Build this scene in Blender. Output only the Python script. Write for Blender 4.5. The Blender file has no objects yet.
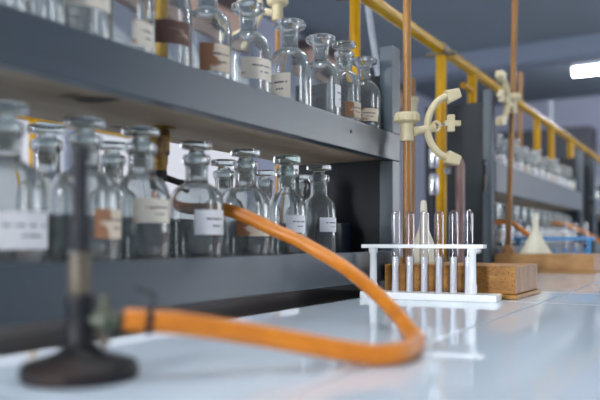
import bpy, bmesh, math, random
from math import sin, cos, pi, radians as R
from mathutils import Vector, Matrix
random.seed(7)
S = bpy.context.scene
C = S.collection
TH = R(30.66); SN, CS = sin(TH), cos(TH)
EYE = 0.10                                   # eye level above the bench top

# ---------------------------------------------------------------- placing
def ray(u, v):
    a = (u-300)/700; b = (240-v)/700
    return Vector((a*CS-SN, CS+a*SN, b))
def at_x(u, v, x):
    d = ray(u, v); t = x/d.x
    return Vector((x, d.y*t, EYE+d.z*t))
def at_y(u, v, y):
    d = ray(u, v); t = y/d.y
    return Vector((d.x*t, y, EYE+d.z*t))
def at_d(u, v, D):
    d = ray(u, v)
    return Vector((d.x*D, d.y*D, EYE+d.z*D))

# ---------------------------------------------------------------- materials
def mat(name):
    m = bpy.data.materials.new(name); m.use_nodes = True
    nt = m.node_tree; b = nt.nodes['Principled BSDF']
    return m, nt, b
def N(nt, t, **k):
    n = nt.nodes.new(t)
    for a, v in k.items(): setattr(n, a, v)
    return n
def mixc(nt, fac, c1, c2):
    n = N(nt, 'ShaderNodeMix', data_type='RGBA')
    nt.links.new(fac, n.inputs[0])
    for s, c in ((6, c1), (7, c2)):
        if isinstance(c, tuple): n.inputs[s].default_value = (*c, 1)
        else: nt.links.new(c, n.inputs[s])
    return n.outputs[2]
def ramp(nt, fac, p0, p1):
    n = N(nt, 'ShaderNodeMapRange'); n.inputs[1].default_value = p0; n.inputs[2].default_value = p1
    nt.links.new(fac, n.inputs[0]); return n.outputs[0]
def noise(nt, scale, detail=4, stretch=None, coord='Object', rough=.55):
    tc = N(nt, 'ShaderNodeTexCoord'); mp = N(nt, 'ShaderNodeMapping')
    if stretch: mp.inputs['Scale'].default_value = stretch
    nt.links.new(tc.outputs[coord], mp.inputs[0])
    n = N(nt, 'ShaderNodeTexNoise'); n.inputs['Scale'].default_value = scale
    n.inputs['Detail'].default_value = detail; n.inputs['Roughness'].default_value = rough
    nt.links.new(mp.outputs[0], n.inputs['Vector']); return n.outputs[0]
def paint(name, col, col2=None, rough=.45, scale=12, lo=.4, hi=.7, stretch=None, bump=0, spec=.5, speck=None, coat=0):
    m, nt, b = mat(name)
    b.inputs['Roughness'].default_value = rough
    b.inputs['Specular IOR Level'].default_value = spec
    b.inputs['Coat Weight'].default_value = coat
    out = None
    if col2:
        f = ramp(nt, noise(nt, scale, stretch=stretch), lo, hi)
        out = mixc(nt, f, col, col2)
    if speck:
        f2 = ramp(nt, noise(nt, speck[1], 2), speck[2], speck[2]+.03)
        out = mixc(nt, f2, out if out else col, speck[0])
    if out: nt.links.new(out, b.inputs['Base Color'])
    else: b.inputs['Base Color'].default_value = (*col, 1)
    if bump:
        bp = N(nt, 'ShaderNodeBump'); bp.inputs['Strength'].default_value = bump; bp.inputs['Distance'].default_value = .002
        nt.links.new(noise(nt, scale*6, 5, stretch), bp.inputs['Height']); nt.links.new(bp.outputs[0], b.inputs['Normal'])
    return m
def glass(name, col, ior=1.47, rough=0.0, haze=0):
    m, nt, b = mat(name)
    b.inputs['Base Color'].default_value = (*col, 1); b.inputs['Transmission Weight'].default_value = 1
    b.inputs['IOR'].default_value = ior; b.inputs['Roughness'].default_value = rough
    if haze:                                   # dust on the glass, thicker in patches
        b.inputs['Transmission Weight'].default_value = 1
        d = N(nt, 'ShaderNodeBsdfDiffuse'); d.inputs[0].default_value = (.42, .43, .41, 1)
        f = N(nt, 'ShaderNodeMapRange'); nt.links.new(noise(nt, 30, 3), f.inputs[0])
        f.inputs[1].default_value = .3; f.inputs[2].default_value = .75; f.inputs[3].default_value = haze*.5; f.inputs[4].default_value = haze*1.5
        mx = N(nt, 'ShaderNodeMixShader'); nt.links.new(f.outputs[0], mx.inputs[0]); nt.links.new(b.outputs[0], mx.inputs[1]); nt.links.new(d.outputs[0], mx.inputs[2])
        nt.links.new(mx.outputs[0], nt.nodes['Material Output'].inputs[0])
    return m
def thin_glass(name, col):
    m = bpy.data.materials.new(name); m.use_nodes = True; nt = m.node_tree; nt.nodes.remove(nt.nodes['Principled BSDF'])
    t = N(nt, 'ShaderNodeBsdfTransparent'); g = N(nt, 'ShaderNodeBsdfGlossy'); g.inputs['Roughness'].default_value = .01
    lw = N(nt, 'ShaderNodeLayerWeight'); lw.inputs[0].default_value = .35
    nt.links.new(mixc(nt, ramp(nt, lw.outputs['Facing'], .55, 1.0), col, (.62, .62, .68)), t.inputs[0])
    lw.inputs[0].default_value = .5
    pw = N(nt, 'ShaderNodeMath', operation='POWER'); pw.inputs[1].default_value = 2.6; nt.links.new(lw.outputs['Facing'], pw.inputs[0])
    fr = N(nt, 'ShaderNodeMath', operation='MULTIPLY_ADD'); fr.inputs[1].default_value = .80; fr.inputs[2].default_value = .06; nt.links.new(pw.outputs[0], fr.inputs[0])
    mx = N(nt, 'ShaderNodeMixShader'); nt.links.new(fr.outputs[0], mx.inputs[0]); nt.links.new(t.outputs[0], mx.inputs[1]); nt.links.new(g.outputs[0], mx.inputs[2])
    nt.links.new(mx.outputs[0], nt.nodes['Material Output'].inputs[0]); return m
def emit(name, col, s):
    m, nt, b = mat(name)
    b.inputs['Base Color'].default_value = (.02, .02, .02, 1)
    b.inputs['Emission Color'].default_value = (*col, 1); b.inputs['Emission Strength'].default_value = s
    return m

M = {}
M['grey'] = paint('grey_shelf_paint', (.036, .056, .073), (.050, .073, .092), .33, 7, .35, .75, (1, .25, 2), .06, .55, ((.17, .19, .21), 55, .75))
M['panel'] = paint('dark_panel_paint', (.016, .019, .021), (.028, .031, .034), .6, 9, .3, .75, (1, 1, .35), .05, .25, ((.12, .12, .12), 70, .76))
M['plywood'] = paint('bare_plywood', (.40, .295, .205), (.52, .40, .29), .7, 5, .35, .7, (4, .6, 1), .15, .3, ((.06, .04, .025), 7, .70))
M['strip'] = paint('worn_dark_wood', (.035, .033, .032), (.085, .080, .075), .5, 10, .35, .75, (6, .5, 1), .15, .4)
M['tile'] = paint('white_glazed_tile', (.60, .70, .79), (.66, .755, .84), .045, 2.5, .3, .7, None, 0, .62)
M['grout'] = paint('grey_grout', (.26, .29, .33), (.10, .11, .12), .8, 9)
M['carcass'] = paint('bench_carcass_paint', (.30, .33, .36), (.24, .26, .29), .5, 6)
M['wood'] = paint('brown_block_wood', (.43, .20, .038), (.17, .066, .014), .5, 22, .38, .72, (1, 1, 2.2), .3, .3, ((.10, .038, .012), 330, .60))
M['wood_pale'] = paint('pale_block_wood', (.36, .19, .065), (.21, .098, .028), .5, 16, .35, .75, (1, 1, 2.2), .25, .3, ((.10, .04, .015), 120, .66))
M['wood_end'] = paint('brown_end_grain', (.40, .20, .085), (.24, .105, .036), .5, 24, .35, .7, (1, 3, .6), .25, .3, ((.10, .04, .015), 120, .68))
M['rod'] = paint('rusty_brown_rod', (.32, .160, .042), (.20, .085, .022), .33, 18, .4, .75, (1, 1, .3), .05, .35)
M['yellow'] = paint('yellow_pipe_paint', (.50, .27, .001), (.36, .165, .001), .25, 12,   .45, .75, (1, .4, .4), .08, .15)
M['brass'] = paint('stained_yellow_tap', (.40, .21, .010), (.10, .045, .008), .4, 70, .42, .62, None, .25, .6)
M['cream'] = paint('cream_plastic', (.60, .53, .34), (.50, .41, .23), .42, 30, .4, .8, None, .1, .5)
M['funnel'] = paint('ivory_plastic', (.62, .60, .48), (.56, .53, .40), .45, 14)
M['white'] = paint('white_plastic', (.84, .86, .86), (.78, .80, .81), .28, 14, .4, .8)
M['blue'] = paint('blue_plastic', (.05, .29, .62), (.04, .24, .54), .45, 10)
M['hose'] = paint('orange_rubber', (.62, .20, .012), (.48, .14, .010), .42, 30, .4, .75, None, .1, .5, ((.22, .10, .03), 75, .72))
M['iron'] = paint('black_iron', (.010, .011, .014), (.020, .020, .023), .5, 12, .4, .75, None, .1, .3)
M['rusty_iron'] = paint('rusty_base_iron', (.010, .011, .013), (.035, .016, .011), .55, 14, .5, .75, None, .15, .3)
M['barrel'] = paint('dark_steel', (.014, .015, .021), (.022, .021, .025), .5, 16, spec=.3)
M['collar'] = paint('tan_brass_collar', (.11, .088, .055), (.06, .048, .035), .4, 20)
M['verdigris'] = paint('greenish_brass', (.06, .085, .06), (.10, .09, .05), .45, 40)
M['steel'] = paint('bright_steel', (.60, .62, .64), None, .25); M['steel'].node_tree.nodes['Principled BSDF'].inputs['Metallic'].default_value = 1
M['copper'] = paint('dull_copper_pipe', (.26, .15, .13), (.17, .10, .09), .4, 20)
M['pale_pipe'] = paint('pale_grey_pipe', (.33, .37, .42), (.28, .32, .36), .4, 10)
M['ceiling'] = paint('blue_grey_ceiling', (.155, .19, .235), (.145, .18, .22), .85, 1.2)
M['beam'] = paint('blue_grey_beam', (.19, .23, .31), None, .8)
M['wall'] = paint('lavender_wall', (.30, .32, .42), (.28, .30, .40), .8, 1.5)
M['floor'] = paint('grey_terrazzo', (.33, .33, .33), (.26, .26, .27), .35, 8)
M['frame'] = paint('window_frame_paint', (.62, .65, .70), None, .5)
M['pelmet'] = paint('pink_brown_pelmet', (.46, .32, .27), (.40, .27, .22), .6, 3)
M['dark_rail'] = paint('dark_brown_rail', (.06, .045, .045), None, .5)
M['cabinet'] = paint('dark_cabinet', (.03, .033, .045), (.04, .043, .055), .5, 4)
M['glass'] = glass('bottle_glass', (.90, .935, .93), haze=.11)
M['glass_rim'] = glass('greenish_glass', (.86, .94, .915), haze=.09)
M['glass_green'] = glass('green_glass', (.70, .90, .84), haze=.10)
M['tube_glass'] = thin_glass('test_tube_glass', (.975, .97, .985))
M['pane'] = emit('bright_window_pane', (.86, .89, 1.0), .48)
M['pane_streak'] = emit('added_streak_pane', (.93, .96, 1.0), 9.0)  # glow of the added window that streaks the bottles
M['pane_sun'] = emit('bright_daylight_window_pane', (.93, .96, 1.0), 4.9)
M['pane_fill'] = emit('added_fill_pane', (.95, .97, 1.0), 32.0)  # strong glow of the added fill windows behind the camera
M['lamp'] = emit('fluorescent_tube', (.96, .98, 1.0), 46.0)
M['fixture'] = paint('white_lamp_fixture', (.8, .8, .82), None, .5)

def label_mat(name, base, stain, amt, ink=(.16, .14, .14), side=.5):
    m, nt, b = mat(name)
    b.inputs['Roughness'].default_value = .7
    uv = N(nt, 'ShaderNodeUVMap'); sp = N(nt, 'ShaderNodeSeparateXYZ'); nt.links.new(uv.outputs[0], sp.inputs[0])
    oi = N(nt, 'ShaderNodeObjectInfo')
    # stains
    mp = N(nt, 'ShaderNodeVectorMath', operation='ADD'); nt.links.new(uv.outputs[0], mp.inputs[0])
    sc = N(nt, 'ShaderNodeMath', operation='MULTIPLY'); sc.inputs[1].default_value = 40; nt.links.new(oi.outputs['Random'], sc.inputs[0])
    cb = N(nt, 'ShaderNodeCombineXYZ'); nt.links.new(sc.outputs[0], cb.inputs[0]); nt.links.new(sc.outputs[0], cb.inputs[2]); nt.links.new(cb.outputs[0], mp.inputs[1])
    ns = N(nt, 'ShaderNodeTexNoise'); ns.inputs['Scale'].default_value = 2.6; ns.inputs['Detail'].default_value = 3; nt.links.new(mp.outputs[0], ns.inputs['Vector'])
    ad = N(nt, 'ShaderNodeMath', operation='MULTIPLY_ADD'); nt.links.new(sp.outputs[0], ad.inputs[0]); ad.inputs[1].default_value = -side; nt.links.new(ns.outputs[0], ad.inputs[2])
    f = ramp(nt, ad.outputs[0], .62-amt, .70-amt)
    col = mixc(nt, f, base, stain)
    # illegible print: two broken ink lines
    n2 = N(nt, 'ShaderNodeTexNoise'); n2.inputs['Scale'].default_value = 9; n2.inputs['Detail'].default_value = 1
    st = N(nt, 'ShaderNodeMapping'); st.inputs['Scale'].default_value = (2.2, .25, 1); nt.links.new(mp.outputs[0], st.inputs[0]); nt.links.new(st.outputs[0], n2.inputs['Vector'])
    dash = ramp(nt, n2.outputs[0], .40, .44)
    tot = None
    for yc, x0, x1, h in ((.64, .28, .90, .038), (.36, .50, .80, .034)):
        c = N(nt, 'ShaderNodeMath', operation='COMPARE'); nt.links.new(sp.outputs[1], c.inputs[0]); c.inputs[1].default_value = yc; c.inputs[2].default_value = h
        d = N(nt, 'ShaderNodeMath', operation='COMPARE'); nt.links.new(sp.outputs[0], d.inputs[0]); d.inputs[1].default_value = (x0+x1)/2; d.inputs[2].default_value = (x1-x0)/2
        e = N(nt, 'ShaderNodeMath', operation='MULTIPLY'); nt.links.new(c.outputs[0], e.inputs[0]); nt.links.new(d.outputs[0], e.inputs[1])
        if tot is None: tot = e.outputs[0]
        else:
            g = N(nt, 'ShaderNodeMath', operation='MAXIMUM'); nt.links.new(tot, g.inputs[0]); nt.links.new(e.outputs[0], g.inputs[1]); tot = g.outputs[0]
    k = N(nt, 'ShaderNodeMath', operation='MULTIPLY'); nt.links.new(tot, k.inputs[0]); nt.links.new(dash, k.inputs[1])
    nt.links.new(mixc(nt, k.outputs[0], col, ink), b.inputs['Base Color'])
    return m
M['label_white'] = label_mat('white_paper_label', (.88, .87, .86), (.66, .55, .42), -.02, side=.15)
M['label_cream'] = label_mat('cream_paper_label', (.83, .76, .62), (.50, .28, .13), .06, side=.25)
M['label_brown'] = label_mat('brown_stained_label', (.76, .64, .48), (.38, .18, .09), .42, side=.75)
M['label_dark'] = label_mat('dark_brown_label', (.45, .30, .20), (.14, .075, .055), .60, side=.35)

# ---------------------------------------------------------------- mesh helpers
def obj(name, bm, m, parent=None, smooth=True, bevel=0, loc=None):
    if bevel:
        smooth = False
        es = [e for e in bm.edges if len(e.link_faces) == 2 and e.calc_face_angle(0) > .6]
        bmesh.ops.bevel(bm, geom=es, offset=bevel, segments=2, affect='EDGES', profile=.6)
    bmesh.ops.recalc_face_normals(bm, faces=bm.faces)
    me = bpy.data.meshes.new(name); bm.to_mesh(me); bm.free()
    for f in me.polygons: f.use_smooth = smooth
    if smooth: me.set_sharp_from_angle(angle=R(38))
    for x in (m if isinstance(m, (list, tuple)) else [m]): me.materials.append(x)
    o = bpy.data.objects.new(name, me); C.objects.link(o)
    if parent: o.parent = parent
    if loc is not None: o.location = loc
    return o
def box(bm, x0, x1, y0, y1, z0, z1, mi=0):
    r = bmesh.ops.create_cube(bm, size=1)
    vs = r['verts']
    for v in vs:
        v.co = Vector((x0+(v.co.x+.5)*(x1-x0), y0+(v.co.y+.5)*(y1-y0), z0+(v.co.z+.5)*(z1-z0)))
    for f in {f for v in vs for f in v.link_faces}: f.material_index = mi
    return vs
def bx(*a): bm = bmesh.new(); box(bm, *a); return bm
def lathe(prof, seg=32, bm=None, off=(0, 0, 0), ang=0):
    bm = bm or bmesh.new(); ox, oy, oz = off
    rings = []
    for r, z in prof:
        if r < 1e-6: rings.append([bm.verts.new((ox, oy, oz+z))])
        else: rings.append([bm.verts.new((ox+r*cos(ang+2*pi*i/seg), oy+r*sin(ang+2*pi*i/seg), oz+z)) for i in range(seg)])
    for A, B in zip(rings, rings[1:]):
        if len(A) == 1 and len(B) == 1: continue
        for i in range(seg):
            j = (i+1) % seg
            if len(A) == 1: bm.faces.new((A[0], B[i], B[j]))
            elif len(B) == 1: bm.faces.new((A[i], A[j], B[0]))
            else: bm.faces.new((A[i], A[j], B[j], B[i]))
    return bm
def smooth_path(pts, n=8):
    P = [Vector(p) for p in pts]; P = [P[0]*2-P[1]] + P + [P[-1]*2-P[-2]]; out = []
    for i in range(1, len(P)-2):
        a, b, c, d = P[i-1:i+3]
        for k in range(n):
            t = k/n
            out.append(.5*((2*b)+(c-a)*t+(2*a-5*b+4*c-d)*t*t+(3*b-a-3*c+d)*t**3))
    out.append(P[-2]); return out
def tube(pts, rad, seg=16, bm=None, closed_caps=True, aspect=None):
    bm = bm or bmesh.new(); P = [Vector(p) for p in pts]; n = len(P)
    rs = rad if isinstance(rad, (list, tuple)) else [rad]*n
    t0 = (P[1]-P[0]).normalized()
    up = Vector((0, 0, 1)) if abs(t0.z) < .9 else Vector((0, 1, 0))
    nx = t0.cross(up).normalized(); rings = []
    for i in range(n):
        t = (P[min(i+1, n-1)]-P[max(i-1, 0)]).normalized()
        nx = (nx - t*nx.dot(t)).normalized(); ny = t.cross(nx)
        ax, ay = aspect or (1, 1)
        rings.append([bm.verts.new(P[i]+rs[i]*(ax*cos(2*pi*k/seg)*nx+ay*sin(2*pi*k/seg)*ny)) for k in range(seg)])
    for A, B in zip(rings, rings[1:]):
        for i in range(seg):
            j = (i+1) % seg; bm.faces.new((A[i], A[j], B[j], B[i]))
    if closed_caps: bm.faces.new(rings[0][::-1]); bm.faces.new(rings[-1])
    return bm
def rod(a, b, r, seg=16): return tube([a, b], r, seg)
def tag(o, label, cat, group=None):
    o['label'] = label; o['category'] = cat
    if group: o['group'] = group
    return o
def thing(name, label, cat, loc=(0, 0, 0), rz=0, group=None):
    o = bpy.data.objects.new(name, None); C.objects.link(o); o.empty_display_size = .02
    o.location = loc; o.rotation_euler = (0, 0, rz); return tag(o, label, cat, group)
def struct(o):
    o['kind'] = 'structure'; return o
def dup(root, loc=None, rz=None, label=None, group=None, scale=None):
    r = root.copy(); C.objects.link(r)
    if loc is not None: r.location = loc
    if rz is not None: r.rotation_euler = (0, 0, rz)
    if scale: r.scale = (scale,)*3
    if label: r['label'] = label
    if group: r['group'] = group
    for ch in list(root.children):
        c = ch.copy(); C.objects.link(c); c.parent = r
        for g in ch.children:
            d = g.copy(); C.objects.link(d); d.parent = c
    return r

# ---------------------------------------------------------------- the room
X0, X1, Y0, Y1, ZF, ZC = -4.0, 3.0, -3.0, 12.0, -.86, 2.40
struct(obj('floor', bx(X0-.2, X1+.2, Y0-.2, Y1+.2, ZF-.1, ZF), M['floor'], smooth=False))
struct(obj('ceiling', bx(X0-.2, X1+.2, Y0-.2, Y1+.2, ZC, ZC+.1), M['ceiling'], smooth=False))
struct(obj('wall_left', bx(X0-.2, X0, Y0-.2, Y1+.2, ZF, ZC), M['wall'], smooth=False))
struct(obj('wall_right', bx(X1, X1+.2, Y0-.2, Y1+.2, ZF, ZC), M['wall'], smooth=False))
struct(obj('wall_far', bx(X0, X1, Y1, Y1+.2, ZF, ZC), M['wall'], smooth=False))
struct(obj('wall_near', bx(X0, X1, Y0-.2, Y0, ZF, ZC), M['wall'], smooth=False))
struct(obj('trim_1', bx(X0, X1, 8.4, 8.75, ZC-.22, ZC), M['beam'], smooth=False))      # ceiling beam
def window(name, x, y0, y1, z0, z1, s, pane):
    w = bpy.data.objects.new(name, None); C.objects.link(w); w.location = (x, y0, z0); struct(w)
    bm = bmesh.new(); t, d = .05, .05; L, H = y1-y0, z1-z0
    xa, xb = (0, d) if s > 0 else (-d, 0)
    box(bm, xa, xb, 0, t, 0, H); box(bm, xa, xb, L-t, L, 0, H); box(bm, xa, xb, t, L-t, 0, t); box(bm, xa, xb, t, L-t, H-t, H)
    n = max(1, round(L/.8))
    for k in range(1, n): box(bm, xa, xb, L*k/n-.02, L*k/n+.02, t, H-t)
    obj('window_frame', bm, M['frame'], w, False)
    obj('window_pane', bx(s*.008 if s > 0 else -.014, .014 if s > 0 else -.008, t, L-t, t, H-t), pane, w, False)
    return w
window('window_1', X0, .6, 3.4, .05, 1.72, 1, M['pane'])
window('window_2', X0, 3.6, 5.7, .05, 1.72, 1, M['pane'])
window('window_3', X0, 6.2, 9.4, .05, 1.72, 1, M['pane'])
window('window_4', X1, 4.7, 6.5, .05, 1.75, -1, M['pane_sun'])
window('window_5', X1, 7.0, 8.8, .05, 1.75, -1, M['pane_sun'])
window('window_6', X1, 8.9, 10.6, .05, 1.75, -1, M['pane_sun'])
w7 = window('added_window_7', Y0, 0, .62, .0, 1.9, 1, M['pane_fill']); w8 = window('added_window_8', Y0, 0, .62, .0, 1.9, 1, M['pane_fill'])  # unseen windows added behind the camera for front fill and bottle streaks
window('added_window_9', X1, 1.25, 1.75, .3, 1.75, -1, M['pane_streak'])  # unseen narrow window, added for highlights on the bottles' right sides
for w_, xx in ((w7, -3.3), (w8, -.2)): w_.location = (xx, Y0, 0); w_.rotation_euler = (0, 0, R(90))
for nm, ya, yb in (('trim_2', .2, 5.55), ('trim_3', 6.7, 9.8)):        # pelmets over the windows
    bm = bmesh.new(); box(bm, X0, X0+.16, ya, yb, 1.98, 2.21, 0); box(bm, X0, X0+.18, ya-.02, yb+.02, 2.21, 2.33, 1)
    struct(obj(nm, bm, [M['pelmet'], M['dark_rail']], smooth=False))
def lamp(loc, label, rz=0):
    t = thing('fluorescent_lamp', label, 'lamp', loc, rz, 'fluorescent ceiling lamps')
    obj('fixture', bx(-.62, .62, -.05, .05, .05, .12), M['fixture'], t, False)
    obj('hanger', rod((-.4, 0, .12), (-.4, 0, ZC-loc[2]-.001), .008, 8), M['fixture'], t)
    obj('hanger', rod((.4, 0, .12), (.4, 0, ZC-loc[2]-.001), .008, 8), M['fixture'], t)
    obj('lamp_tube', tube([(-.6, 0, 0), (.6, 0, 0)], .038, 16), M['lamp'], t)
    return t
lamp((-.93, 9.35, 2.20), 'bright white fluorescent ceiling lamp far beyond the shelves, at right edge', R(3))
L0 = lamp((-.5, .9, 2.1), 'fluorescent ceiling lamp directly above the near end of the tiled bench', R(90))
dup(L0, (-.5, 3.3, 2.1), R(90), 'fluorescent ceiling lamp directly above the second shelf unit')
dup(L0, (1.0, 5.2, 2.1), R(90), 'fluorescent ceiling lamp above the aisle beyond the far shelf unit')
cb = thing('storage_cabinet', 'tall dark cabinet against the far wall beyond the shelves', 'cabinet', (-2.3, 11.6, ZF))
obj('carcass', bx(-.75, .68, -.2, .39, 0, 2.70), M['cabinet'], cb, False)
for xa, xb in ((-.74, -.04), (-.03, .67)):
    d = obj('cabinet_door', bx(xa, xb, -.225, -.2, .08, 2.68), M['cabinet'], cb, False)
    obj('door_handle', rod((-.07 if xa < -.5 else .0, -.235, 1.1), (-.07 if xa < -.5 else .0, -.235, 1.25), .01, 8), M['steel'], d)

# ---------------------------------------------------------------- benches
def bench(label, xs, xe, strip0, strip1, ya, yb, cuts_x, cuts_y, loc):
    t = thing('lab_bench', label, 'bench', loc)
    obj('bench_cabinet', bx(xs+.06, xe-.05, ya+.02, yb-.02, .0, -ZF-.05), M['carcass'], t, False)
    obj('grout_bed', bx(xs, xe, ya, yb, -ZF-.05, -ZF-.0035), M['grout'], t, False)
    bm = bmesh.new()
    for (xa, xb) in cuts_x:
        for y0, y1 in zip(cuts_y, cuts_y[1:]): box(bm, xa+.0016, xb-.0016, y0+.0016, y1-.0016, -ZF-.0035, -ZF)
    obj('tile_top', bm, M['tile'], t, True, .0012)
    if strip1: obj('wooden_strip', bx(strip0, strip1, ya, yb, -ZF-.0035, -ZF-.0005), M['strip'], t, False)
    return t
cy = [-1.0, -.55, .30, 1.156, 1.397, 2.25, 2.49, 3.35, 4.2, 4.44, 5.3, 6.2]
bench('white tiled laboratory bench with a dark wooden strip under the shelf units', -1.44, .06, -.86, -.530, -1.0, 6.2,
      [(-.530, -.240), (-.240, .06), (-1.15, -.86), (-1.44, -1.15)], cy, (0, 0, ZF))
bench('white tiled bench glimpsed across the aisle by the left windows', -3.4, -2.2, 0, 0, 0, 9,
      [(-3.4, -2.8), (-2.8, -2.2)], [k*.9 for k in range(11)], (0, 0, ZF))

# ---------------------------------------------------------------- shelf units
def shelf_unit(label, xf, ya, yb, fas0, fas1, post_top, panel_top, floor_z, board_z, rail=(.025, .079), ext=()):
    t = thing('shelf_unit', label, 'shelf', (xf, ya, 0)); L = yb-ya; W = .22; g = M['grey']; z0 = -.0005
    f = obj('upper_fascia', bx(-.02, 0, 0, L, fas0, fas1), g, t, True, .0015)
    obj('upper_board', bx(-W, -.0205, .02, L-.02, board_z-.016, board_z), g, t, False)
    obj('underside_panel', bx(-W, -.0205, .02, L-.02, fas0+.003, board_z-.0165), M['plywood'], t, False)
    obj('lower_rail', bx(-.02, -.0005, .0355, L-.0355, *rail), g, t, True, .0015)
    obj('lower_board', bx(-W, -.0205, .02, L-.02, floor_z-.016, floor_z), g, t, False)
    obj('back_rail', bx(-W, -W+.018, .02, L-.02, floor_z+.0005, floor_z+.062), g, t, False)
    for k, y in enumerate((0, L)):
        s = 1 if k == 0 else -1
        a, b = sorted((y, y+s*.0185))
        obj('end_panel', bx(-W, -.0285, a, b, z0, panel_top), M['panel'], t, False)
        a, b = sorted((y, y+s*.035))
        obj('post', bx(-.028, -.0005, a, b, z0, fas0-.0005), g, t, True, .0012)
        obj('post', bx(-.028, -.0005, a, b, fas1+.0005, post_top), g, t, True, .0012)
    return t
U1 = shelf_unit('grey two-tier shelf unit full of bottles, nearest on the bench', -.53, -.47, 1.278, .253, .305, .473, .422, .071, .303)
obj('corner_block', bx(-.185, -.098, 1.688, 1.728, .0715, .133), M['grey'], U1, True, .001)
fq = at_x(351, 131.5, -.53)
obj('screw', tube([(-.001, fq.y+.47, fq.z), (.0012, fq.y+.47, fq.z)], [.0035, .003], 12), M['iron'], U1)
obj('peg', tube([(-.163, 1.733, .176), (-.160, 1.715, .178), (-.152, 1.712, .181)], [.003, .003, .004], 8), M['strip'], U1)
U2 = shelf_unit('grey shelf unit behind the second wooden stand block', -.60, 2.19, 3.94, .2535, .350, .572, .535, .071, .322)
obj('label_plate', bx(-.070, -.036, -.002, 0, .060, .073), M['white'], U2, False)
U3 = shelf_unit('farthest grey shelf unit, dark end panel at right edge', -.60, 4.38, 6.1, .2535, .350, .572, .535, .071, .322)

# ---------------------------------------------------------------- bottles
def bottle_profile(kind, Rb, H):
    """outer profile bottom->lip, then inner lip->bottom"""
    w = .0026
    if kind == 'stoppered':
        n = .0150*H/.146; zb = .080*H/.146; zs = .104*H/.146; lip = .0192*H/.146
        out = [(0, .004), (Rb*.55, .0035), (Rb*.82, 0), (Rb*.94, .0015), (Rb, .008), (Rb, zb*.5), (Rb, zb-.004)]
        for k in range(1, 8):
            a = k/8*pi/2
            out.append((n+.002+(Rb-n-.002)*cos(a)**.82, zb-.004+(zs-zb+.004)*sin(a)**1.1))
        out += [(n+.0012, zs+.003), (n, zs+.008), (n+.0002, H-.017), (n+.001, H-.0135), (lip-.001, H-.012), (lip, H-.009), (lip, H-.004), (lip-.002, H-.0012), (n, H-.0008), (n-w-.0003, H-.002)]
    else:
        n = .0125*H/.143; zb = .070*H/.143; zs = .096*H/.143; lip = .0257*H/.143
        out = [(0, .004), (Rb*.55, .0035), (Rb*.82, 0), (Rb*.94, .0015), (Rb, .008), (Rb, zb*.5), (Rb, zb-.004)]
        for k in range(1, 8):
            a = k/8*pi/2
            out.append((n+.002+(Rb-n-.002)*cos(a)**.82, zb-.004+(zs-zb+.004)*sin(a)**1.1))
        out += [(n+.001, zs+.004), (n, zs+.010), (n+.001, H-.020), (n+.0035, H-.0155), (lip-.006, H-.0135), (lip-.001, H-.011), (lip, H-.0075), (lip-.0015, H-.003), (lip-.006, H-.0008), (n+.003, H-.0015), (n-.0005, H-.006)]
    inn = [(n-w, H-.020), (n-w-.0002, zs+.006)]
    for k in range(7, 0, -1):
        a = k/8*pi/2
        inn.append((n-w+(Rb-n)*cos(a)**.82, zb-.004-w*.3+(zs-zb+.004)*sin(a)**1.1))
    inn += [(Rb-w, zb-.006), (Rb-w, zb*.5), (Rb-w, .012), (Rb*.88, .0065), (Rb*.5, .0068), (0, .0072)]
    return out+inn
SEG = 40
def bottle_body(kind, Rb, H): return lathe(bottle_profile(kind, Rb, H), SEG)
def stopper(H, thick=.006, n=.0150, head=.0225, seg=32):
    k = H/.146; n *= k; r = n-.0034
    return lathe([(0, H-.028), (r*.75, H-.028), (r*.85, H-.026), (r, H-.006), (r+.0002, H+.0005), (r*.86, H+.0035), (r*.92, H+.0055), (head*k*.7, H+.0065), (head*k*.97, H+.0075), (head*k, H+.0090+thick*.3), (head*k*.97, H+.009+thick), (head*k*.85, H+.010+thick), (0, H+.0102+thick)], seg)
def paper_label(Rb, az, half, z0, z1):
    bm = bmesh.new(); uvl = bm.loops.layers.uv.new('UVMap'); n = 14; r = Rb+.0004
    g = []
    for i in range(n+1):
        a = az-half+2*half*i/n
        g.append([(bm.verts.new((r*cos(a), r*sin(a), z)), i/n, j) for j, z in enumerate((z0, z1))])
    for A, B in zip(g, g[1:]):
        f = bm.faces.new((A[0][0], B[0][0], B[1][0], A[1][0]))
        for lp, q in zip(f.loops, (A[0], B[0], B[1], A[1])): lp[uvl].uv = (q[1], q[2])
    return bm
_body = {}; _stop = {}
def inst(name, cache, key, make, m, parent):
    if key not in cache: o = obj(name, make(), m, parent); cache[key] = o.data; return o
    o = bpy.data.objects.new(name, cache[key]); C.objects.link(o); o.parent = parent; return o
def bottle(label, loc, kind, Rb, H, lab=None, group=None, thick=.006, sm='glass_rim'):
    """lab: (offset in degrees to the right of facing the eye, half angle, z0, z1, material)"""
    t = thing('reagent_bottle', label, 'bottle', loc, 0, group)
    inst('bottle_body', _body, (kind, round(Rb, 4), round(H, 4)), lambda: bottle_body(kind, Rb, H), M['glass'], t)
    if kind == 'stoppered': inst('glass_stopper', _stop, (round(H, 4), thick), lambda: stopper(H, thick), M[sm], t)
    if lab:
        off, half, z0, z1, mm = lab
        face = math.atan2(-loc[1], -loc[0])+R(off)
        o = obj('paper_label', paper_label(Rb, face, R(half), z0, z1), M[mm], t)
    return t
GU, GL = 'reagent bottles on the near upper shelf', 'reagent bottles on the near lower shelf'
ZU, ZL = .3035, .0715
def pos(u, x, z): p = at_x(u, 240, x); return (x, p.y, z)
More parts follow.
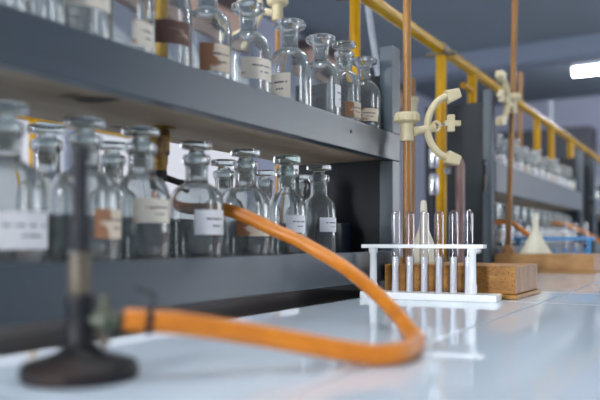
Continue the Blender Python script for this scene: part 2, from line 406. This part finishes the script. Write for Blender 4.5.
upper = [  # u, x, kind, radius, height, label spec, words
 (-8, -.58, 'flanged', .034, .143, (20, 45, .02, .055, 'label_cream'), 'blurred clear bottle at the left frame edge of the upper shelf'),
 (36, -.58, 'flanged', .032, .143, None, 'blurred clear bottle without a visible label, on upper shelf near left corner'),
 (64, -.655, 'stoppered', .032, .146, (0, 40, .03, .06, 'label_white'), 'blurred stoppered bottle in the back row of upper shelf, near left corner'),
 (80, -.58, 'flanged', .034, .143, (20, 40, .035, .068, 'label_cream'), 'blurred clear bottle with a cream label high on its side, upper shelf'),
 (124, -.58, 'flanged', .033, .143, (45, 30, .012, .04, 'label_cream'), 'blurred bottle just left of the one with the dark brown label, upper shelf'),
 (166, -.58, 'stoppered', .032, .146, (18, 42, .030, .058, 'label_dark'), 'clear bottle with a dark brown stained label on the upper shelf'),
 (207.5, -.58, 'flanged', .0320, .148, (24, 42, .014, .050, 'label_brown'), 'round-shouldered bottle with cream label, brown stain along its left side, upper shelf'),
 (248.5, -.58, 'flanged', .0325, .138, (30, 48, .023, .053, 'label_cream'), 'wide-lipped bottle with cream label below the plastic clamp, upper shelf'),
 (289.5, -.58, 'flanged', .0325, .144, (-42, 45, .016, .054, 'label_cream'), 'clear bottle with a thick lumpy lip and printed label at its left side'),
 (321, -.58, 'flanged', .0335, .146, (66, 22, .022, .058, 'label_white'), 'unlabelled-looking clear bottle, fourth from the right on the upper shelf' ),
 (344, -.585, 'stoppered', .0305, .142, (45, 42, .018, .045, 'label_brown'), 'stoppered bottle in front of the yellow upright, with brown-stained label'),
 (364, -.58, 'flanged', .0320, .146, (5, 48, .020, .044, 'label_brown'), 'rightmost bottle on the near upper shelf, beside the grey end post'),
]
upper[9] = upper[9][:6] + ('clear bottle with white label only at right edge, left of the yellow upright',)
for u, x, kind, r, h, lab, w in upper: bottle(w, pos(u, x, ZU), kind, r, h, lab, GU)
lower = [
 (5, -.572, 'stoppered', .0375, .140, (22, 58, .020, .054, 'label_white'), 'large blurred bottle with wide white label at the left edge of lower shelf'),
 (47, -.67, 'stoppered', .032, .146, None, 'unlabelled bottle in the back row of lower shelf, left of burner barrel'),
 (85, -.57, 'stoppered', .0365, .140, (50, 36, .030, .060, 'label_brown'), 'bottle directly behind the burner barrel, with brown and yellow label'),
 (112, -.668, 'stoppered', .032, .138, None, 'unlabelled bottle in the back row between burner and yellow gas tap'),
 (141, -.572, 'stoppered', .0335, .142, (27, 42, .048, .075, 'label_cream'), 'bottle with cream printed label just below the yellow gas tap'),
 (196.5, -.572, 'stoppered', .0352, .138, (34, 38, .035, .066, 'label_white'), 'bottle with clean white label just left of where the orange hose emerges'),
 (224, -.675, 'stoppered', .032, .140, None, 'unlabelled back-row bottle left of the bottle behind the orange hose'),
 (245.5, -.58, 'stoppered', .0350, .142, (28, 48, .034, .060, 'label_brown'), 'bottle crossed by the orange hose, label brown at its left side'),
 (264, -.68, 'stoppered', .028, .134, None, 'small unlabelled back-row bottle against the bright window gap'),
 (287, -.575, 'stoppered', .0300, .140, (33, 36, .040, .066, 'label_white'), 'bottle with greenish stopper disc, second from right on lower shelf'),
 (299, -.70, 'stoppered', .028, .140, None, 'back-row bottle half hidden behind the rightmost bottle of lower shelf'),
 (319, -.58, 'stoppered', .0290, .140, (42, 40, .042, .066, 'label_white'), 'rightmost bottle of the near lower shelf, flat wide stopper disc'),
]
for u, x, kind, r, h, lab, w in lower: bottle(w, pos(u, x, ZL), kind, r, h, lab, GL, *((.0095, 'glass_green') if u == 287 else ()))
ORD = 'first second third fourth fifth sixth seventh eighth ninth tenth eleventh twelfth thirteenth fourteenth fifteenth sixteenth seventeenth eighteenth nineteenth twentieth'.split()
for i in range(13):
    y = 2.30+i*.127
    k = 'flanged' if i % 3 else 'stoppered'
    bottle(f'{ORD[i]} bottle from the near post on the second unit\'s upper shelf', (-.652, y, .3225), k, .033, .143 if i % 3 else .14,
           (20+10*(i % 2), 48, .022, .066, 'label_white' if i % 4 else 'label_cream'), 'reagent bottles on the second unit\'s upper shelf')
for i in range(13):
    y = 2.30+i*.127
    bottle(f'{ORD[i]} bottle from the near post on the second unit\'s lower shelf', (-.655, y, ZL), 'stoppered', .033, .14,
           (20, 45, .022, .062, 'label_white' if i % 5 else 'label_cream'), 'reagent bottles on the second unit\'s lower shelf')
for i in range(4):
    bottle(f'{ORD[i]} bottle from the near post on the farthest unit', (-.652, 4.47+i*.08, .3225), 'stoppered', .033, .14,
           (20, 45, .022, .062, 'label_white'), 'reagent bottles on the farthest unit')

# ---------------------------------------------------------------- stands, clamps, funnels
def stand(label, x0, x1, y0, y1, h, rx, ry, top, rr, wood='wood', foot=False, lean=0):
    t = thing('retort_stand', label, 'stand', (x0, y0, 0)); L, W = x1-x0, y1-y0
    bm = bmesh.new(); vs = box(bm, 0, L, 0, W, .0085, h)
    for f in bm.faces:
        if abs(f.normal.x) > .9: f.material_index = 1
    obj('base_block', bm, [M[wood], M['wood_end']], t, True, .0015)
    obj('plinth', bx(-.0, L+.004, -.004, W+.004, 0, .008), M[wood], t, True, .0015)
    r = obj('rod', tube([(rx-x0, ry-y0, h-.001), (rx-x0+lean*CS, ry-y0+lean*SN, top)], rr, 20), M['rod'], t)
    if foot: obj('rod_socket', lathe([(0, h-.001), (.022, h-.001), (.022, h+.010), (.017, h+.020), (rr+.001, h+.026), (rr-.001, h+.027)], 20, off=(rx-x0, ry-y0, 0)), M['wood_end'], t)
    return t
r1 = at_y(407, 240, 1.245); r2 = at_y(508, 240, 2.28)
stand('wooden block with a tall rusty brown rod, behind the white test tube rack', -.524, -.287, 1.19, 1.36, .0555, r1.x, r1.y, .85, .0077)
stand('second wooden block with brown rod and funnel, behind the first block', -.596, -.305, 2.20, 2.37, .057, r2.x, r2.y, 1.05, .0090, 'wood_pale', True, .028)
r3 = at_x(277.5, 240, -.90); r4 = at_x(413, 240, -.74); r5 = at_x(520, 240, -.92)
stand('stand with thin orange rod beyond the near shelf unit, on the far side', -1.12, -.875, r3.y-.09, r3.y+.09, .055, r3.x, r3.y, .74, .0060)
stand('stand with thin rod in the gap right behind the near rod', -.86, -.66, r4.y-.07, r4.y+.06, .05, r4.x, r4.y, .56, .0065)
stand('distant stand with brown rod behind the second unit', -1.10, -.88, r5.y-.08, r5.y+.08, .055, r5.x, r5.y, 1.02, .012)

def make_clamp(label, loc, rz):
    t = thing('burette_clamp', label, 'clamp', loc, rz); m = M['cream']; rr = .0079
    # boss: hollow sleeve around the rod with a wide ribbed cap
    prof = [(rr, -.029), (.0125, -.029), (.0130, -.020), (.0120, -.004), (.0130, .004), (.0215, .007), (.0235, .009), (.0235, .021), (.0215, .024), (rr, .024)]
    obj('boss', lathe(prof+[prof[0]], 28), m, t)
    bm = bmesh.new()
    for k in range(18):
        a = 2*pi*k/18; tube([(.0232*cos(a), .0232*sin(a), .010), (.0232*cos(a), .0232*sin(a), .020)], .0017, 6, bm)
    obj('grip_ribs', bm, m, t)
    obj('arm', tube([(.0115, 0, -.011), (.030, 0, -.007), (.054, 0, -.002)], [.0088, .0080, .0080], 16, aspect=(1, 1)), m, t)
    # C-shaped jaw
    cx, rx, rz_ = .088, .049, .060; P = []
    for k in range(33):
        a = R(96+k*(168/32)); P.append((cx+rx*cos(a), 0, rz_*sin(a)-.001))
    obj('jaw_frame', tube(P, .0078, 14, aspect=(1.15, .85)), m, t)
    for s in (1, -1):
        e = Vector(P[0 if s > 0 else -1]); bm = bmesh.new()
        vs = box(bm, -.010, .017, -.012, .012, -.013, .012)
        for v in vs:
            if v.co.x > 0: v.co.z *= .72; v.co.y *= .85
        bmesh.ops.transform(bm, matrix=Matrix.Translation(e+Vector((.002, 0, 0))) @ Matrix.Rotation(R(-18*s), 4, 'Y'), verts=bm.verts)
        obj('jaw_pad', bm, m, t, True, .003)
    # collar ring, screw and cross knob
    bm = bmesh.new(); N_ = 24
    rg = tube([(.056+.0075*cos(2*pi*k/N_), -.001, .0+.0085*sin(2*pi*k/N_)) for k in range(N_+1)], .0028, 10)
    obj('collar_ring', rg, m, t)
    sc = obj('screw', tube([(.050, 0, .0), (.086, 0, .006)], .0024, 12), M['steel'], t)
    kb = bmesh.new(); box(kb, .078, .091, -.006, .006, -.010, .022); box(kb, .0725, .103, -.0052, .0052, .001, .011)
    obj('cross_knob', kb, m, t, True, .0015)
    return t
z1 = EYE+(240-126)*(-r1.x*SN+r1.y*CS)/700
z2 = EYE+(240-103)*(-r2.x*SN+r2.y*CS)/700
z3 = EYE+(240-8)*(-r3.x*SN+r3.y*CS)/700
c1 = make_clamp('cream plastic C-shaped clamp on the near rod above the test tubes', (r1.x, r1.y, z1), R(34))
k2 = .028*(z2-.057)/(1.05-.057)
dup(c1, (r2.x+k2*CS, r2.y+k2*SN, z2), R(264), 'cream clamp turned edge-on, on the second rod before the yellow pipe', scale=1.16)
dup(c1, (r3.x, r3.y, z3), R(208), 'cream clamp hanging at the top edge behind the upper bottles', scale=1.05)
z4 = EYE+(240-104)*(-r4.x*SN+r4.y*CS)/700
b4 = thing('boss_head', 'cream boss head on the thin rod right behind the near rod', 'clamp', (r4.x, r4.y, z4))
obj('cap', lathe([(.0067, .003), (.014, .003), (.016, .006), (.016, .016), (.013, .019), (.0067, .019), (.0067, .003)], 20), M['cream'], b4)
obj('sleeve', lathe([(.0067, -.030), (.011, -.030), (.012, -.02), (.011, .003), (.0067, .003), (.0067, -.030)], 20), M['cream'], b4)

def funnel(label, loc, rad, H, sr):
    w = .0018; hc = H*.50
    out = [(rad-.0005, 0), (rad, .0008), (rad, .004), (rad-.002, .0055)]
    for k in range(1, 9):
        t = k/8; out.append((rad-.002+(sr*1.45-rad+.002)*t**.93, .0055+hc*t))
    out += [(sr*1.2, hc+.012), (sr, H*.72), (sr*.86, H-.004), (sr*.6, H)]
    inn = [(sr*.4, H-.0002), (sr*.45, H*.75), (sr*.8, hc+.008)] + [(max(r-w, .001), z-w*.5) for r, z in out[11:3:-1]] + [(rad-w-.001, .0005)]
    prof = out+inn
    return tag(obj('funnel', lathe(prof+[prof[0]], 40), M['funnel'], None, True, 0, loc), label, 'funnel')
f1 = at_y(423.5, 240, 1.275); f2 = at_y(535.5, 240, 2.26)
funnel('ivory plastic funnel standing upside down behind the test tubes', (f1.x, f1.y, .0556), .036, .120, .0068)
funnel('ivory plastic funnel upside down on the second wooden block', (f2.x, f2.y, .0571), .0470, .128, .0090)

# ---------------------------------------------------------------- test tube racks
def plate_with_holes(L, W, z0, z1, holes, hr, y0=0):
    """rectangular plate x 0..L, y -W/2..W/2 with round holes"""
    bm = bmesh.new(); n = 32
    edges = [0]
    cell = .0118
    spans = []; x = 0
    for h in holes:
        spans.append(('s', x, h-cell)); spans.append(('h', h-cell, h+cell, h)); x = h+cell
    spans.append(('s', x, L))
    for s in spans:
        if s[0] == 's' and s[2]-s[1] > .0002: box(bm, s[1], s[2], -W/2, W/2, z0, z1)
        elif s[0] == 'h':
            xa, xb, xc = s[1], s[2], s[3]; ring = []
            for k in range(n):
                a = 2*pi*(k+.5)/n; c, d = cos(a), sin(a)
                hx, hy = (xb-xa)/2, W/2
                tt = min(hx/abs(c) if abs(c) > 1e-9 else 9, (hy-y0 if d > 0 else hy+y0)/abs(d) if abs(d) > 1e-9 else 9)
                ring.append(((xc+c*tt, y0+d*tt), (xc+c*hr, y0+d*hr)))
            corners = True
            V = [[bm.verts.new((p[0], p[1], z)) for p in (o, i) for z in (z0, z1)] for o, i in ring]
            for k in range(n):
                A, B = V[k], V[(k+1) % n]
                bm.faces.new((A[1], B[1], B[3], A[3])); bm.faces.new((A[0], A[2], B[2], B[0])); bm.faces.new((A[2], A[3], B[3], B[2])); bm.faces.new((A[0], B[0], B[1], A[1]))
    return bm
def rack(label, loc, rz, L, Lp, H, pegs, py, material, W=.052, Wp=.034, tp=.0062):
    t = thing('test_tube_rack', label, 'rack', loc, rz); m = material
    obj('base', bx(0, L, -W/2, W/2, 0, .0115), m, t, True, .0015)
    obj('top_plate', plate_with_holes(Lp, Wp, H-tp, H, pegs, .0094, py), m, t, False)
    for x in (.0185, Lp-.0185):
        obj('leg', lathe([(.0001, .0117), (.0075, .0117), (.0075, .026), (.0064, .0275), (.0058, H-tp-.010), (.0078, H-tp-.007), (.0078, H-tp-.0003), (.0001, H-tp-.0003)], 20, off=(x, -Wp/2+.009, 0)), m, t)
    for x in pegs:
        obj('peg', lathe([(0, .0117), (.0056, .0117), (.0050, .070), (.0044, .0715), (0, .0715)], 16, off=(x, py, 0)), m, t)
    return t
def tube_mesh(L=.138, r=.0080, w=.0009):
    out = [(r-w, 0), (r, 0), (r, L-r)] + [(r*cos(a), L-r+r*sin(a)) for a in [R(k*11.25) for k in range(1, 8)]] + [(0, L)]
    ri = r-w
    inn = [(0, L-w*1.3)] + [(ri*cos(a), L-r+ri*sin(a)) for a in [R(k*11.25) for k in range(7, 0, -1)]] + [(ri, L-r), (ri, .0)]
    return lathe(out+inn, 28)
ra = R(6.0)
pegs = [.0580+.02505*k for k in range(6)]
PL = 2.2066e-1-.014
rl = Vector((-.5292, 1.1155, 0)); PY = .004
# six drying pegs sit between the two legs
pegs = [.0545, .0800, .1055, .1305, .1550, .1795]
rk = rack('white plastic drying rack holding six inverted test tubes, on the tiles', rl, ra, .230, .207, .0925, pegs, PY, M['white'])
tm = None
words = ['leftmost inverted test tube on the white rack', 'inverted test tube just right of the near rod, second on white rack', 'inverted test tube in front of the ivory funnel stem',
         'fourth inverted test tube from the left on the white rack', 'fifth inverted test tube from the left on the white rack', 'rightmost inverted test tube on the white rack, above its leg']
for k, x in enumerate(pegs):
    p = rl+Vector((x*cos(ra)-PY*sin(ra), x*sin(ra)+PY*cos(ra), .0118))
    if tm is None: o = obj('test_tube', tube_mesh(), M['tube_glass'], None, True, 0, p); tm = o.data
    else: o = bpy.data.objects.new('test_tube', tm); C.objects.link(o); o.location = p
    tag(o, words[k], 'test tube', 'test tubes on the white rack')
bl = Vector((-.640, 2.64, 0)); bp_ = [.108+.034*k for k in range(5)]
rack('bright blue plastic test tube rack behind the second wooden block', bl, R(3), .285, .275, .111, bp_, .002, M['blue'], tp=.012)
for k, x in enumerate(bp_):
    if k < 2: continue
    o = bpy.data.objects.new('test_tube', tm); C.objects.link(o); o.location = bl+Vector((x*cos(R(3)), x*sin(R(3))+.002, .0118)); o.scale = (1, 1, 1.12)
    tag(o, ('', '', 'leftmost blurred test tube on the blue rack', 'middle blurred test tube on the blue rack', 'rightmost blurred test tube on the blue rack')[k], 'test tube', 'test tubes on the blue rack')

# ---------------------------------------------------------------- yellow gas line
PX, PZ = -.70, EYE+.566
gl = thing('gas_line', 'yellow painted gas pipe running on uprights above the shelf units', 'pipe', (PX, 0, 0))
obj('main_pipe', tube([(0, -.4, PZ), (0, 8.2, PZ)], .0165, 20), M['yellow'], gl)
for k, (u, base) in enumerate(((160, .3035), (355, -.0005), (441, -.0005), (472, .3225), (537, .3225), (551, .3225), (571, .3225), (586, -.0005))):
    y = at_x(u, 240, PX).y
    if u == 586: y = 4.16
    obj('upright', tube([(0, y, base), (0, y, PZ-.012)], .0125 if k < 2 else .016, 16), M['yellow'], gl)
    if u in (355, 441):
        bm = tube([(0, y-.016, PZ), (0, y+.016, PZ)], .0205, 20); tube([(-.045, y, PZ-.012), (.045, y, PZ-.016)], .0075, 10, bm)
        obj('pipe_clip', bm, M['collar'], gl)
y = at_x(472, 240, PX).y
obj('stub', tube([(0, y-.10, .60), (0, y, .60)], .010, 12), M['yellow'], gl)
g2 = thing('gas_line', 'yellow gas pipe across the aisle, glimpsed under the near upper shelf', 'pipe', (-2.4, 0, 0))
obj('main_pipe', tube([(0, .3, .605), (0, 2.46, .605)], .022, 16), M['yellow'], g2)
for yy in (.7, 1.906): obj('upright', tube([(0, yy, 0), (0, yy, .59)], .016, 12), M['yellow'], g2)

tp = at_x(160, 240, -.66)
gt = thing('gas_tap', 'stained yellow gas tap hanging from the underside of the upper shelf', 'tap', (tp.x, tp.y, 0))
obj('flange', lathe([(0, .2555), (.021, .2555), (.021, .2525), (.0125, .251), (0, .251)], 24), M['brass'], gt)
obj('nut', lathe([(0, .251), (.0135, .251), (.0145, .249), (.0145, .219), (.0135, .217), (0, .217)], 6, ang=.3), M['brass'], gt, True)
obj('stem', lathe([(0, .217), (.0110, .217), (.0110, .205), (.0095, .203), (.0095, .196), (0, .196)], 20), M['brass'], gt)
obj('lever', tube([(0, -.018, .233), (.004, -.022, .233)], .005, 10), M['brass'], gt)
obj('nozzle', lathe([(0, .196), (.0092, .196), (.0098, .192), (.0085, .186), (.0098, .183), (.006, .178), (0, .178)], 18), M['iron'], gt)
obj('handle', tube([(-.006, .005, .19), (.006, .03, .182), (.008, .045, .180)], [.005, .0045, .006], 10), M['iron'], gt)

# ---------------------------------------------------------------- bunsen burner and its hose
bp = at_d(80, 240, .508)
bb = thing('bunsen_burner', 'black Bunsen burner with round iron base, blurred in the left foreground', 'burner', (bp.x, bp.y, 0))
obj('base', lathe([(0, 0), (.0405, 0), (.0415, .002), (.0415, .009), (.0395, .0115), (.030, .0145), (.018, .0185), (.0125, .023), (.0105, .026), (0, .026)], 48), M['rusty_iron'], bb)
obj('gas_body', lathe([(0, .026), (.0100, .026), (.0095, .030), (.0095, .052), (.0105, .054), (.0105, .058), (.0085, .061), (0, .061)], 28), M['iron'], bb)
obj('air_collar', lathe([(.0045, .061), (.0072, .061), (.0076, .063), (.0076, .088), (.0070, .091), (.0045, .091)], 28), M['collar'], bb)
obj('barrel', lathe([(.0035, .0615), (.0056, .0915), (.0056, .155), (.0062, .157), (.0062, .164), (.0056, .165), (.0034, .165), (.0034, .0615)], 24), M['barrel'], bb)
q = at_d(118, 320, .5075)-Vector((bp.x, bp.y, 0))
d0 = Vector((q.x, q.y, 0)).normalized(); zi = q.z
obj('gas_inlet', tube([d0*.0085+Vector((0, 0, zi)), d0*.013+Vector((0, 0, zi)), d0*.0135+Vector((0, 0, zi)), d0*.0215+Vector((0, 0, zi)), d0*.022+Vector((0, 0, zi)), d0*.029+Vector((0, 0, zi))], [.005, .005, .0095, .0095, .0062, .0055], 16), M['verdigris'], bb)
obj('inlet_screw', tube([d0*.017+Vector((0, 0, zi-.009)), d0*.018+Vector((0, 0, zi-.020))], [.004, .0032], 10), M['collar'], bb)
obj('inlet_cap', tube([d0*.018+Vector((0, 0, zi+.009)), d0*.018+Vector((0, 0, zi+.018))], [.0035, .003], 10), M['verdigris'], bb)
hose = [(tp.x, tp.y, .176), (tp.x+.001, tp.y+.002, .162), (-.646, .741, .150), (-.622, .747, .1440), (-.592, .748, .1425), (-.561, .745, .1410)]
hose += [tuple(at_d(*p)) for p in ((245, 216, .918), (272, 229, .912), (300, 241.5, .90), (340, 264.5, .875), (370, 288, .83), (395, 312.5, .765), (411, 333, .69), (416, 345, .632), (404, 353.5, .572), (382, 355.5, .556), (340, 350, .552), (280, 339, .545), (220, 329, .532), (170, 322.5, .517), (142, 320.5, .511), (124, 320, .508))]
hp = smooth_path(hose, 9)
for p in hp: p.z = max(p.z, .0090)
ho = tag(obj('gas_hose', tube(hp, .0086, 20), M['hose']), 'orange rubber gas hose looping over the tiles to the Bunsen burner', 'hose')
i = len(hp)-14
obj('hose_clip', tube([hp[i], hp[i]+(hp[i+1]-hp[i]).normalized()*.005], .0098, 20), M['iron'], ho)
e = hp[i]+Vector((0, 0, .0095))
obj('clip_wing', tube([e, e+Vector((.002, 0, .010)), e+Vector((-.014, -.004, .014))], [.0022, .0018, .0014], 8), M['iron'], ho)

# second hose, behind
def hose_behind(pts, label):
    P = smooth_path(pts, 8)
    for p in P: p.z = max(p.z, .0098)
    tag(obj('gas_hose', tube(P, .0088, 14), M['hose']), label, 'hose')
hose_behind([(-.70, 2.362, .160), (-.655, 2.364, .158), at_x(509, 222, -.600), at_x(520, 229, -.560), at_x(531, 237, -.520), (-.475, 2.425, .055), (-.42, 2.46, .015), (-.35, 2.47, .0098), (-.28, 2.43, .0098)],
            'orange hose piece between the second rod and the funnel behind it')
hose_behind([(-.70, 3.378, .182), (-.655, 3.380, .180), at_x(565, 224.5, -.600), at_x(582, 231, -.540), at_x(600, 241.5, -.470), at_x(618, 254, -.410), (-.34, 3.35, .012), (-.28, 3.25, .0098), (-.20, 3.2, .0098)],
            'blurred orange hose slanting down at the right edge, beside the blue rack')

# swan-neck tap before the second unit, and the pale poles behind
w0 = at_y(460, 240, 1.93)
sw = thing('swan_neck_tap', 'dull copper swan-neck water tap in the gap between shelf units', 'tap', (w0.x, w0.y, -.0005))
zt = EYE+82*(-w0.x*SN+w0.y*CS)/700
obj('tap_base', lathe([(0, 0), (.026, 0), (.026, .012), (.016, .022), (0, .022)], 20), M['copper'], sw)
dl = Vector((-CS, -SN, 0))
obj('neck', tube([(0, 0, .022), (0, 0, zt-.03)] + [tuple(dl*(.017-.017*cos(R(a)))+Vector((0, 0, zt-.03+.03*sin(R(a))))) for a in range(10, 175, 14)], .0125, 16), M['copper'], sw)
obj('spout_tip', tube([tuple(dl*.034+Vector((0, 0, zt-.028))), tuple(dl*.034+Vector((0, 0, zt-.045)))], [.0125, .0095], 16), M['steel'], sw)
wv = at_y(434, 240, 1.86)
wt = thing('water_valve', 'bright chrome valve on a pipe, glimpsed through the clamp jaw', 'tap', (wv.x, wv.y, -.0005))
obj('riser', tube([(0, 0, 0), (0, 0, .30)], .006, 12), M['barrel'], wt)
obj('valve_body', lathe([(0, .225), (.012, .225), (.014, .235), (.014, .275), (.010, .285), (0, .285)], 16), M['steel'], wt)
obj('valve_head', lathe([(0, .30), (.011, .30), (.014, .31), (.014, .352), (.010, .362), (0, .364)], 16), M['steel'], wt)
pa, pb = at_x(366, -6, -.80), at_x(379, 80, -.80)
pc = pa+(pb-pa)*((pa.z+.0)/(pa.z-pb.z))
tag(obj('pale_pipe', tube([pc, pa], .0085, 14), M['pale_pipe']), 'pale grey pipe leaning behind the near shelf unit, beside yellow upright', 'pipe')
pd = at_x(550.5, 240, -.95); pt = EYE+(240-100)*(-pd.x*SN+pd.y*CS)/700
tag(obj('pale_pole', tube([(pd.x, pd.y, 0), (pd.x, pd.y, pt)], .015, 12), M['pale_pipe']), 'pale upright pole far behind the second shelf unit, under the yellow pipe', 'pole')

# ---------------------------------------------------------------- camera, world
cam = bpy.data.cameras.new('camera'); co = bpy.data.objects.new('camera', cam); C.objects.link(co)
co.location = (0, 0, EYE); co.rotation_euler = (R(90), 0, TH)
cam.sensor_width = 36; cam.lens = 42; cam.shift_y = 40/600; cam.clip_start = .02
cam.dof.use_dof = True; cam.dof.focus_distance = 1.20; cam.dof.aperture_fstop = 3.0
S.camera = co
w = bpy.data.worlds.new('world'); S.world = w; w.use_nodes = True
w.node_tree.nodes['Background'].inputs[0].default_value = (.8, .88, 1, 1); w.node_tree.nodes['Background'].inputs[1].default_value = .6
S.view_settings.view_transform = 'Standard'; S.view_settings.look = 'None'; S.view_settings.gamma = 1
S.view_settings.exposure = 0.6
cy_ = S.cycles
cy_.max_bounces = 24; cy_.transmission_bounces = 24; cy_.transparent_max_bounces = 16; cy_.glossy_bounces = 10; cy_.diffuse_bounces = 4
cy_.sample_clamp_indirect = 6; cy_.blur_glossy = .5; cy_.use_denoising = True
